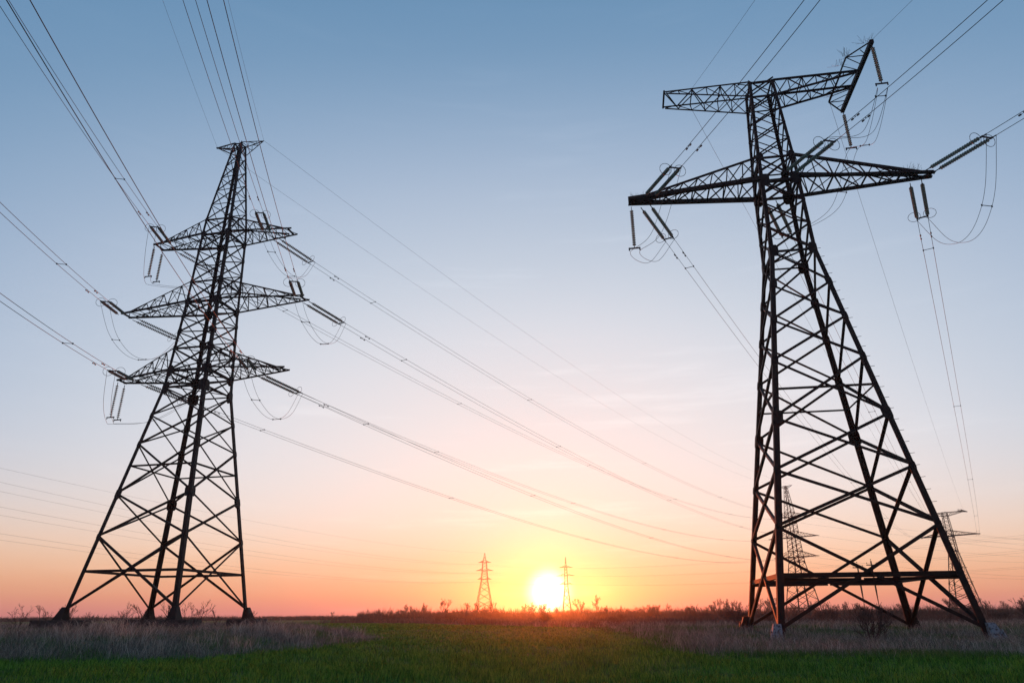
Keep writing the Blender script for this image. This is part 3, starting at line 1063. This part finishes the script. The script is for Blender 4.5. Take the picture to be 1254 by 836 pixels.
e = place_hang(to_world(RPOS, RYAW, (-10.45, .35, 29.7)), RYAW, 'brown tinted insulator string hanging from the left tip of the wide crossarm')
ln, yn, lf, yf = lives['R left end']
jumper('R left end', [ln.lerp(e, .5) + Vector((0, 0, -1.7)), e, e.lerp(lf, .45) + Vector((0, 0, -1.3))], 'slack cable loop below the left tip of the wide crossarm')
jumper('R right end', loop_mids('R right end', 4.4, (0.2, 0, 0)), 'long slack cable loop hanging off the right tip of the wide crossarm', sp=(4.5,))
e1 = place_hang(to_world(RPOS, RYAW, (7.12, -3.6, 38.85)), RYAW, 'insulator string hanging from the upper end of the top cross beam')
e2 = place_hang(to_world(RPOS, RYAW, (7.12, 3.6, 38.85)), RYAW, 'insulator string hanging from the lower end of the top cross beam')
ln, yn, lf, yf = lives['R centre']
jumper('R centre', [ln.lerp(e1, .5) + Vector((.3, 0, -1.6)), e1, e1.lerp(e2, .5) + Vector((0, 0, -1.7)), e2, e2.lerp(lf, .5) + Vector((1.0, 0, -1.2))],
       'slack centre phase cable loop carried round the tower by the top cross beam', sp=(7.0, 14.0, 20.0))

# earth wires
def earth(a, b_, sag, label, r=.009):
    mb = MB(); mb.tube(sag_pts(a, b_, sag, 50), r, 5)
    o = mb.build('earth_wire', M['wire']); tag(o, label, 'power line', 'thin earth wires at the pylon tops')
def earth_near(a, az, s, k, tend, label, r=.010):
    d0 = -hvec(az)
    mb = MB(); mb.tube([a + d0 * (tend * i / 50) + Vector((0, 0, s * tend * i / 50 + k * (tend * i / 50) ** 2)) for i in range(51)], r, 5)
    o = mb.build('earth_wire', M['wire']); tag(o, label, 'power line', 'thin earth wires at the pylon tops')
for s, nm in ((-1, 'left'), (1, 'right')):
    a = to_world(LPOS, LYAW, (s * 2.85, 0, 48.5))
    earth_near(a, R(-11.3), -.10, .0011, 90, 'thin earth wire from the %s top tip of the mound pylon passing overhead' % nm)
    earth(a, to_world(L2POS, L2YAW, (s * 2.85, 0, 48.5)), 6.0, 'earth wire from the %s top tip of the mound pylon receding to the far pylon' % nm, .012)
for (p, q_, nm) in (((-5.1, -.95, 39.1), (-5.2, .95, 39.0), 'left top arm'), ((7.1, -3.7, 39.1), (5.8, 2.4, 39.0), 'top cross beam')):
    earth_near(to_world(RPOS, RYAW, p), R(-10.85), -.13, .002, 80, 'thin earth wire from the %s of the nearest pylon passing overhead' % nm)
    earth(to_world(RPOS, RYAW, q_), to_world(R2POS, R2YAW, (p[0], 0, 39.0)), 6.0, 'earth wire from the %s of the nearest pylon receding into the distance' % nm, .012)

# distant lines across the horizon
def far_wire(a, b_, sag, label, r=.02):
    mb = MB(); mb.tube(sag_pts(Vector(a), Vector(b_), sag, 50), r, 5)
    o = mb.build('distant_wire', M['wire']); tag(o, label, 'power line', 'distant wires across the horizon')
lv = [(26.3, 5.0, 'lowest'), (32.3, 6.2, 'middle'), (38.0, 4.6, 'highest')]
for z, ln, w_ in lv:
    for s, sn in ((-1, 'left'), (1, 'right')):
        far_wire((C1POS[0] + s * ln, C1POS[1], z - 1.2), (-152 + s * 5, 98 - s * 3, z - 2), 7, 'faint wire from the %s %s arm of the broad small pylon heading left' % (w_, sn))
        far_wire((C1POS[0] + s * ln, C1POS[1], z - 1.2), (C2POS[0] + s * ln, C2POS[1], z - 1.8), 1.2, 'faint wire joining the %s %s arms of the two small pylons by the sun' % (w_, sn))
        far_wire((C2POS[0] + s * ln, C2POS[1], z - 1.8), (292 + s * 4, 130 + s * 3, z - 2), 7, 'faint wire from the %s %s arm of the slender small pylon heading right' % (w_, sn))
far_wire((C1POS[0], C1POS[1], 45), (-152, 98, 39), 6, 'faint far earth wire from the peak of the pylon left of the sun')
for s, nm, u, z in ((-1, 'left', -9.4, 29.7), (1, 'right', 9.6, 29.7), (0, 'centre', 0, 29.7)):
    far_wire(to_world(R2POS, R2YAW, (u, .5, z)), (430 + 8 * s, 330 - 8 * s, 27), 6, 'faint wire from the %s of the far single crossarm pylon heading right' % nm)
for nm, pn, pf in ARMS_L:
    far_wire(to_world(L2POS, L2YAW, pf), (360 + pf[0], 350 - pf[0], pf[2]), 6.5, 'faint wire from the %s arm of the far three armed pylon heading right' % nm)

# two old wooden poles under the nearest pylon
def wooden_pole(az_x, y, h, label):
    root = empty('utility_pole', (az_x * y, y, float(gz(az_x * y, y))))
    mb = MB(); mb.tube([(0, 0, -.3), (0, 0, h * .5), (.02, 0, h)], .17, 8, .12); mb.build('pole', M['wood'], root)
    mb = MB(); mb.bar((-.95, -.16, h - .7), (.95, -.16, h - .7), .12, .16); mb.build('crossarm', M['wood'], root)
    for x in (-.85, .85, 0):
        mb = MB(); zb = h - .6 if x else h
        y_ = -.16 if x else 0
        mb.tube([(x, y_, zb), (x, y_, zb + .28)], .02, 6); mb.tube([(x, y_, zb + .16), (x, y_, zb + .24), (x, y_, zb + .34)], .07, 8, .05)
        mb.build('pin_insulator', M['plate'], root)
    tag(root, label, 'utility pole', 'old wooden poles beyond the nearest pylon')
wooden_pole(.4743, 131, 9.6, 'leftmost of two wooden utility poles framed by the legs of the nearest pylon')
wooden_pole(.4940, 129, 9.9, 'rightmost of two wooden utility poles framed by the legs of the nearest pylon')

# ---------------------------------------------------------------- vegetation
def blades(name, n_try, region, hgt, wid, lean, mat, label, cat, dens_fn=None, zoff=0.0):
    """thousands of separate bent blades over a region; one mass"""
    x, y = region(n_try)
    if dens_fn is not None:
        keep = rng.random(len(x)) < dens_fn(x, y)
        x, y = x[keep], y[keep]
    n = len(x)
    z = gz(x, y) + zoff
    h = hgt(x, y, n)
    w = wid(x, y, n)
    a = rng.uniform(0, 2 * math.pi, n)
    b_ = rng.uniform(0, 2 * math.pi, n)
    l = lean * h * rng.uniform(.2, 1.0, n)
    dx, dy = np.cos(a) * w / 2, np.sin(a) * w / 2
    lx, ly = np.cos(b_) * l, np.sin(b_) * l
    P = np.empty((n, 5, 3))
    P[:, 0] = np.stack([x - dx, y - dy, z - .03], 1); P[:, 1] = np.stack([x + dx, y + dy, z - .03], 1)
    P[:, 2] = np.stack([x - dx * .7 + lx * .35, y - dy * .7 + ly * .35, z + h * .6], 1)
    P[:, 3] = np.stack([x + dx * .7 + lx * .35, y + dy * .7 + ly * .35, z + h * .6], 1)
    P[:, 4] = np.stack([x + lx, y + ly, z + h * np.sqrt(np.clip(1 - (lean * .5) ** 2, .2, 1))], 1)
    o5 = np.arange(n)[:, None] * 5
    T_ = np.concatenate([o5 + np.array([[0, 1, 3]]), o5 + np.array([[0, 3, 2]]), o5 + np.array([[2, 3, 4]])])
    o = tri_mesh(name, P.reshape(-1, 3), T_, mat)
    tag(o, label, cat, kind='stuff')
    return o

def wedge(y0, y1, half=.80, power=1.0):
    def f(n):
        u = rng.random(n)
        y = 1 / (1 / y0 + u * (1 / y1 - 1 / y0)) if power == 2 else y0 * (y1 / y0) ** u
        x = rng.uniform(-half, half, n) * y
        return x, y
    return f

def in_field(x, y):
    e = 0.5 * vnoise(x, y, 2.5)
    return ((poly_sd(x, y, MOUND) + e < .1) & (poly_sd(x, y, ROUGH) + e < .2)).astype(float)

def in_field_streaky(x, y):
    return in_field(x, y) * np.clip(.72 + .35 * vnoise(x * .3, y * 1.1, 4) + .3 * vnoise(x, y, .9), .12, 1)

def clustered(n, x0, x1, y0, y1, per, spread):
    def f(_):
        m_ = n // per
        cy = y0 * (y1 / y0) ** rng.random(m_)
        cx = rng.uniform(x0, x1, m_) * cy
        x = np.repeat(cx, per) + rng.normal(0, spread, m_ * per)
        y = np.repeat(cy, per) + rng.normal(0, spread, m_ * per)
        return x, y
    return f

blades('field_grass', 230000, wedge(12.5, 75), lambda x, y, n: rng.uniform(.06, .15, n) * (1 + .3 * vnoise(x, y, 3) + .35 * vnoise(x, y * .55, .8)).clip(.35, 1.9),
       lambda x, y, n: .010 * (y / 14) ** .9 * rng.uniform(.7, 1.3, n), .9, M['green'], 'short green young wheat covering the open field', 'wheat', in_field_streaky)
blades('field_grass', 70000, wedge(70, 170, .6), lambda x, y, n: rng.uniform(.10, .2, n), lambda x, y, n: .0011 * y * rng.uniform(.7, 1.4, n), .9, M['green'],
       'farther part of the green wheat field below the sun', 'wheat', in_field)
def foot_low(x, y):
    # trodden short grass round the footings of the pylon on the mound
    d = np.hypot((x + 28.0) / 12.0, (y - 57.0) / 14.0)
    return .22 + .78 * smooth01((d - .8) / .5)
def mound_d(x, y):
    m_ = poly_sd(x, y, MOUND) + .5 * vnoise(x, y, 2.0)
    return np.clip(m_ / .6, 0, 1) * np.clip(.5 + .6 * vnoise(x + 9, y, 5) + .4 * vnoise(x + 7, y, 1.1), .03, 1)
blades('dry_grass', 230000, lambda n: (lambda u: (np.clip(rng.uniform(-.80, .02, n) * u, -90, 90), u))(16 * (95 / 16) ** rng.random(n)),
       lambda x, y, n: rng.uniform(.14, .44, n) * foot_low(x, y) * (1 + .6 * vnoise(x, y, 4.5) + .45 * vnoise(x + 7, y, 1.1)).clip(.22, 2.2) * (.55 + .45 * np.clip(poly_sd(x, y, MOUND) / 3, 0, 1)),
       lambda x, y, n: .0075 * (y / 20) ** .9 * rng.uniform(.6, 1.3, n), 1.1, M['dry'], 'dry pale grass standing all over the low mound', 'dry grass', mound_d)
blades('dry_grass', 0, clustered(26000, -.80, .0, 17, 80, 13, .10), lambda x, y, n: rng.uniform(.25, .7, n) * foot_low(x, y) * (1 + .5 * vnoise(x - 20, y, 6)).clip(.4, 1.6),
       lambda x, y, n: .011 * (y / 20) ** .8 * rng.uniform(.6, 1.4, n), 1.2, M['straw'], 'taller pale straw tufts scattered over the low mound', 'dry grass',
       lambda x, y: (poly_sd(x, y, MOUND) > .5) * np.clip(.4 + .8 * vnoise(x - 20, y, 6), 0, 1))
blades('dry_grass', 0, clustered(26000, .0, .80, 19, 110, 13, .12), lambda x, y, n: rng.uniform(.25, .7, n),
       lambda x, y, n: .011 * (y / 20) ** .8 * rng.uniform(.6, 1.4, n), 1.2, M['straw'], 'taller pale straw tufts around the nearest pylon', 'dry grass',
       lambda x, y: (poly_sd(x, y, ROUGH) > .5) * np.clip(.3 + .6 * vnoise(x + 3, y + 50, 7), 0, 1))
blades('field_grass', 0, clustered(30000, -.8, .8, 12.5, 40, 12, .07), lambda x, y, n: rng.uniform(.1, .24, n),
       lambda x, y, n: .012 * (y / 14) ** .8 * rng.uniform(.6, 1.3, n), 1.0, M['green'], 'taller green tufts dotted through the wheat field', 'wheat', in_field)
blades('weed_grass', 110000, lambda n: (lambda u: (rng.uniform(-.80, .02, n) * u, u))(16 * (60 / 16) ** rng.random(n)),
       lambda x, y, n: rng.uniform(.1, .26, n), lambda x, y, n: .011 * (y / 20) ** .9 * rng.uniform(.6, 1.3, n), .9, M['weed'],
       'green weeds growing low among the dry grass of the mound', 'grass', lambda x, y: (poly_sd(x, y, MOUND) > 0) * np.clip(.25 - .8 * vnoise(x + 9, y, 5), 0, 1))
def rough_d(x, y):
    return np.clip((poly_sd(x, y, ROUGH) + .8 * vnoise(x, y, 3)) / 1.0, 0, 1) * np.clip(.34 + .55 * vnoise(x + 3, y + 50, 7) + .35 * vnoise(x + 7, y, 1.2), .03, 1)
blades('dry_grass', 170000, lambda n: (lambda u: (rng.uniform(-.05, .80, n) * u, u))(18 * (95 / 18) ** rng.random(n)),
       lambda x, y, n: rng.uniform(.12, .5, n) * (1 + .5 * vnoise(x + 3, y + 50, 7) + .45 * vnoise(x + 7, y, 1.2)).clip(.3, 2.1), lambda x, y, n: .0075 * (y / 20) ** .9 * rng.uniform(.6, 1.3, n),
       1.1, M['dry'], 'dry brown grass around the feet of the nearest pylon', 'dry grass', rough_d)
blades('weed_grass', 190000, lambda n: (lambda u: (rng.uniform(-.05, .80, n) * u, u))(18 * (120 / 18) ** rng.random(n)),
       lambda x, y, n: rng.uniform(.1, .28, n), lambda x, y, n: .011 * (y / 20) ** .9 * rng.uniform(.6, 1.3, n), .9, M['weed'],
       'low green grass in patches around the nearest pylon', 'grass', lambda x, y: (poly_sd(x, y, ROUGH) + .8 * vnoise(x, y, 3) > 0) * np.clip(.6 - .7 * vnoise(x + 3, y + 50, 7), 0, 1))
blades('scrub', 120000, lambda n: (lambda u: (rng.uniform(-.28, .80, n) * u, u))(70 * (290 / 70) ** rng.random(n)),
       lambda x, y, n: rng.uniform(.2, .95, n) * (1 + .6 * vnoise(x, y, 22)).clip(.25, 1.9), lambda x, y, n: .00045 * y * rng.uniform(.6, 1.4, n),
       .7, M['scrub'], 'band of reddish dry scrub behind the green field', 'scrub', lambda x, y: (poly_sd(x, y, ROUGH) + 3 * vnoise(x, y, 12) > 0) * np.clip(.55 + .5 * vnoise(x, y, 30), .06, 1))

def grow(seed, h, stems, spread, levels, r0, fork, ratio, up=.35, rmin=.004):
    """bare branching plant; returns MB"""
    r = random.Random(seed); mb = MB()
    def seg(p, q, ra, rb):
        mb.tube([p, q], max(ra, rmin), 4 if ra > .02 else 3, max(rb, rmin * .8))
    def rec(p, d, l, ra, lev):
        n = 2 if lev else 1
        q = p
        for _ in range(2):
            d2 = (d + Vector((r.gauss(0, .12), r.gauss(0, .12), r.gauss(0, .06)))).normalized()
            q2 = q + d2 * l * .5
            seg(q, q2, ra, ra * .82); ra *= .82; q = q2; d = d2
            if lev > 0 and _ == 0:
                side = Vector((r.gauss(0, 1), r.gauss(0, 1), r.uniform(0, .5))).normalized()
                rec(q, (d * .75 + side * .75).normalized(), l * ratio * .8, ra * .6, lev - 1)
        if lev > 0:
            for _ in range(r.randint(*fork)):
                side = Vector((r.gauss(0, 1), r.gauss(0, 1), up * r.random()))
                rec(q, (d + side.normalized() * r.uniform(.35, .8) + Vector((0, 0, .15))).normalized(), l * ratio * r.uniform(.75, 1.15), ra * .72, lev - 1)
    for _ in range(stems):
        a = r.uniform(0, 6.283); tl = r.uniform(0, spread)
        d = Vector((math.cos(a) * tl, math.sin(a) * tl, 1)).normalized()
        o = Vector((math.cos(a), math.sin(a), 0)) * r.uniform(0, .08) * (stems > 1)
        rec(o - Vector((0, 0, .05)), d, h * .36 * r.uniform(.8, 1.1), r0 * r.uniform(.7, 1.1), levels)
    return mb

# leafless saplings and bushes near the camera
shrub_protos = [grow(100 + i, 2.0, (3, 2, 4, 2)[i], .45, 3, .036, (2, 3), .68, rmin=.009).build('bare_shrub', M['bark']) for i in range(4)]
bush_proto = grow(140, 2.6, 10, .6, 3, .034, (2, 3), .66, rmin=.012).build('bare_bush', M['bark'])
used = set()
def shrub(xr, y, h, rz, label, group, which, ref=2.0, protos=None):
    P = (protos or shrub_protos)
    src = P[which % len(P)]
    o = src if id(src) not in used else src.copy()
    if id(src) in used:
        col.objects.link(o)
    used.add(id(src))
    x = xr * y
    k = h / ref
    o.location = (x, y, float(gz(x, y)) - .02); o.scale = (k, k, k); o.rotation_euler = (0, 0, rz)
    tag(o, label, 'shrub', group)
    return o
gm = 'bare saplings on the dry mound'
for i, (xr, y, h, lab) in enumerate([
        (-.665, 58, 2.1, 'wispy leafless sapling at the far left edge of the mound'),
        (-.638, 56, 2.4, 'twiggy leafless sapling left of the outermost footing of the mound pylon'),
        (-.600, 62, 2.3, 'leafless sapling rising against the leaning outer leg of the mound pylon'),
        (-.570, 60, 1.5, 'short leafless sapling just right of the outermost pylon footing'),
        (-.528, 57, 2.2, 'leafless sapling spreading between the outer footing and the middle footings'),
        (-.500, 60, 2.4, 'upright leafless sapling left of the two middle pylon footings'),
        (-.462, 64, 2.6, 'thin leafless sapling standing behind the middle pylon leg'),
        (-.438, 60, 2.3, 'tall twiggy sapling right of the middle pylon footings'),
        (-.424, 62, 2.4, 'bushy leafless sapling midway between the middle and right footings'),
        (-.398, 61, 1.9, 'small leafless sapling just left of the right pylon footing'),
        (-.355, 64, 1.6, 'low leafless sapling right of the rightmost pylon footing')]):
    shrub(xr, y, h, i * 1.3, lab, gm, i)
gr = 'bare bushes around the nearest pylon'
for i, (xr, y, h, lab, bush) in enumerate([
        (.300, 62, 2.5, 'dense leafless bush just left of the nearest pylon', 1),
        (.318, 70, 2.8, 'taller leafless bush beside the left legs of the nearest pylon', 0),
        (.475, 33, 2.1, 'leafless many stemmed bush in the middle of the nearest pylon base', 1),
        (.492, 36, 1.5, 'small leafless sapling right of the bush inside the pylon base', 0),
        (.42, 95, 3.4, 'bare round crowned sapling seen between the pylon legs', 0),
        (.455, 120, 4.2, 'bare sapling beside the wooden poles', 0),
        (.69, 70, 3.0, 'leafless sapling right of the nearest pylon', 0),
        (.72, 90, 2.6, 'low leafless bush far right beyond the nearest pylon', 1),
        (.60, 60, 1.8, 'leafless sapling beside the right foot of the nearest pylon', 0),
        (.275, 90, 3.0, 'slender leafless sapling in the scrub left of the nearest pylon', 0),
        (.245, 110, 3.0, 'thin leafless sapling in the scrub right of the sun', 0)]):
    if bush:
        shrub(xr, y, h, i * 2.1, lab, gr, 0, 2.6, [bush_proto])
    else:
        shrub(xr, y, h, i * 2.1, lab, gr, i)

# distant bare trees
tree_protos = [grow(200 + i, 6.5, (1, 2, 1, 3, 1, 2)[i], .3, 5, .13, (2, 3), .66, 1.1, rmin=.022).build('bare_tree', M['bark']) for i in range(6)]
tr = random.Random(5)
scrub_proto = grow(300, 2.6, 9, .6, 3, .05, (2, 3), .66, rmin=.03).build('bare_bush', M['bark'])
gt = 'bare trees along the horizon'
for i in range(215):
    u = tr.random()
    xr = -.185 + u * .98
    y = tr.uniform(190, 430)
    if xr < -.10:
        y = tr.uniform(330, 460)
    src = tree_protos[i % 6]
    o = src if i < 6 else src.copy()
    if i >= 6:
        col.objects.link(o)
    k = tr.uniform(.45, 1.0) * (1.4 if tr.random() < .15 else 1)
    x = xr * y
    o.location = (x, y, -.1); o.scale = (k * tr.uniform(.85, 1.3), k, k); o.rotation_euler = (0, 0, tr.uniform(0, 6.28))
    tag(o, 'leafless small tree in the broken row along the horizon', 'tree', gt)
gb = 'bare bushes scattered through the scrub'
for i in range(70):
    xr = -.14 + tr.random() * .93
    y = 85 * (240 / 85) ** tr.random()
    if y < 130 and xr < .02:
        continue
    if poly_sd(np.array([xr * y]), np.array([y]), ROUGH)[0] < 1:
        continue
    o = scrub_proto if 'label' not in scrub_proto else scrub_proto.copy()
    if o is not scrub_proto:
        col.objects.link(o)
    k = tr.uniform(.35, .85)
    o.location = (xr * y, y, -.05); o.scale = (k * tr.uniform(.9, 1.5), k * 1.2, k); o.rotation_euler = (0, 0, tr.uniform(0, 6.28))
    tag(o, 'leafless bush in the scrub between the green field and the horizon', 'bush', gb)
for i, (xr, y, k) in enumerate([(-.2, 520, .8), (-.245, 540, .9), (-.262, 560, .6), (-.165, 480, .9)]):
    o = tree_protos[i].copy(); col.objects.link(o)
    o.location = (xr * y, y, -.1); o.scale = (k * 1.2, k * 1.2, k)
    tag(o, 'lone leafless tree on the horizon right of the mound', 'tree', 'lone trees on the left horizon')

blades('far_woods', 90000, lambda n: (lambda u: (rng.uniform(-.21, .82, n) * u, u))(260 + 240 * rng.random(n)),
       lambda x, y, n: rng.uniform(.9, 3.3, n) * (1 + .5 * vnoise(x, y, 60) + .55 * vnoise(x, y, 14)).clip(.25, 2.0), lambda x, y, n: .00055 * y * rng.uniform(.5, 1.5, n),
       .5, M['faroff'], 'far off bare woods lining the horizon', 'woods')
blades('far_woods', 30000, lambda n: (lambda u: (rng.uniform(-.85, -.2, n) * u, u))(330 + 420 * rng.random(n)),
       lambda x, y, n: rng.uniform(.6, 2.3, n) * (1 + .6 * vnoise(x, y, 90)).clip(.2, 1.8), lambda x, y, n: .0006 * y * rng.uniform(.5, 1.5, n),
       .5, M['faroff'], 'low hazy line of far woods behind the mound', 'woods')
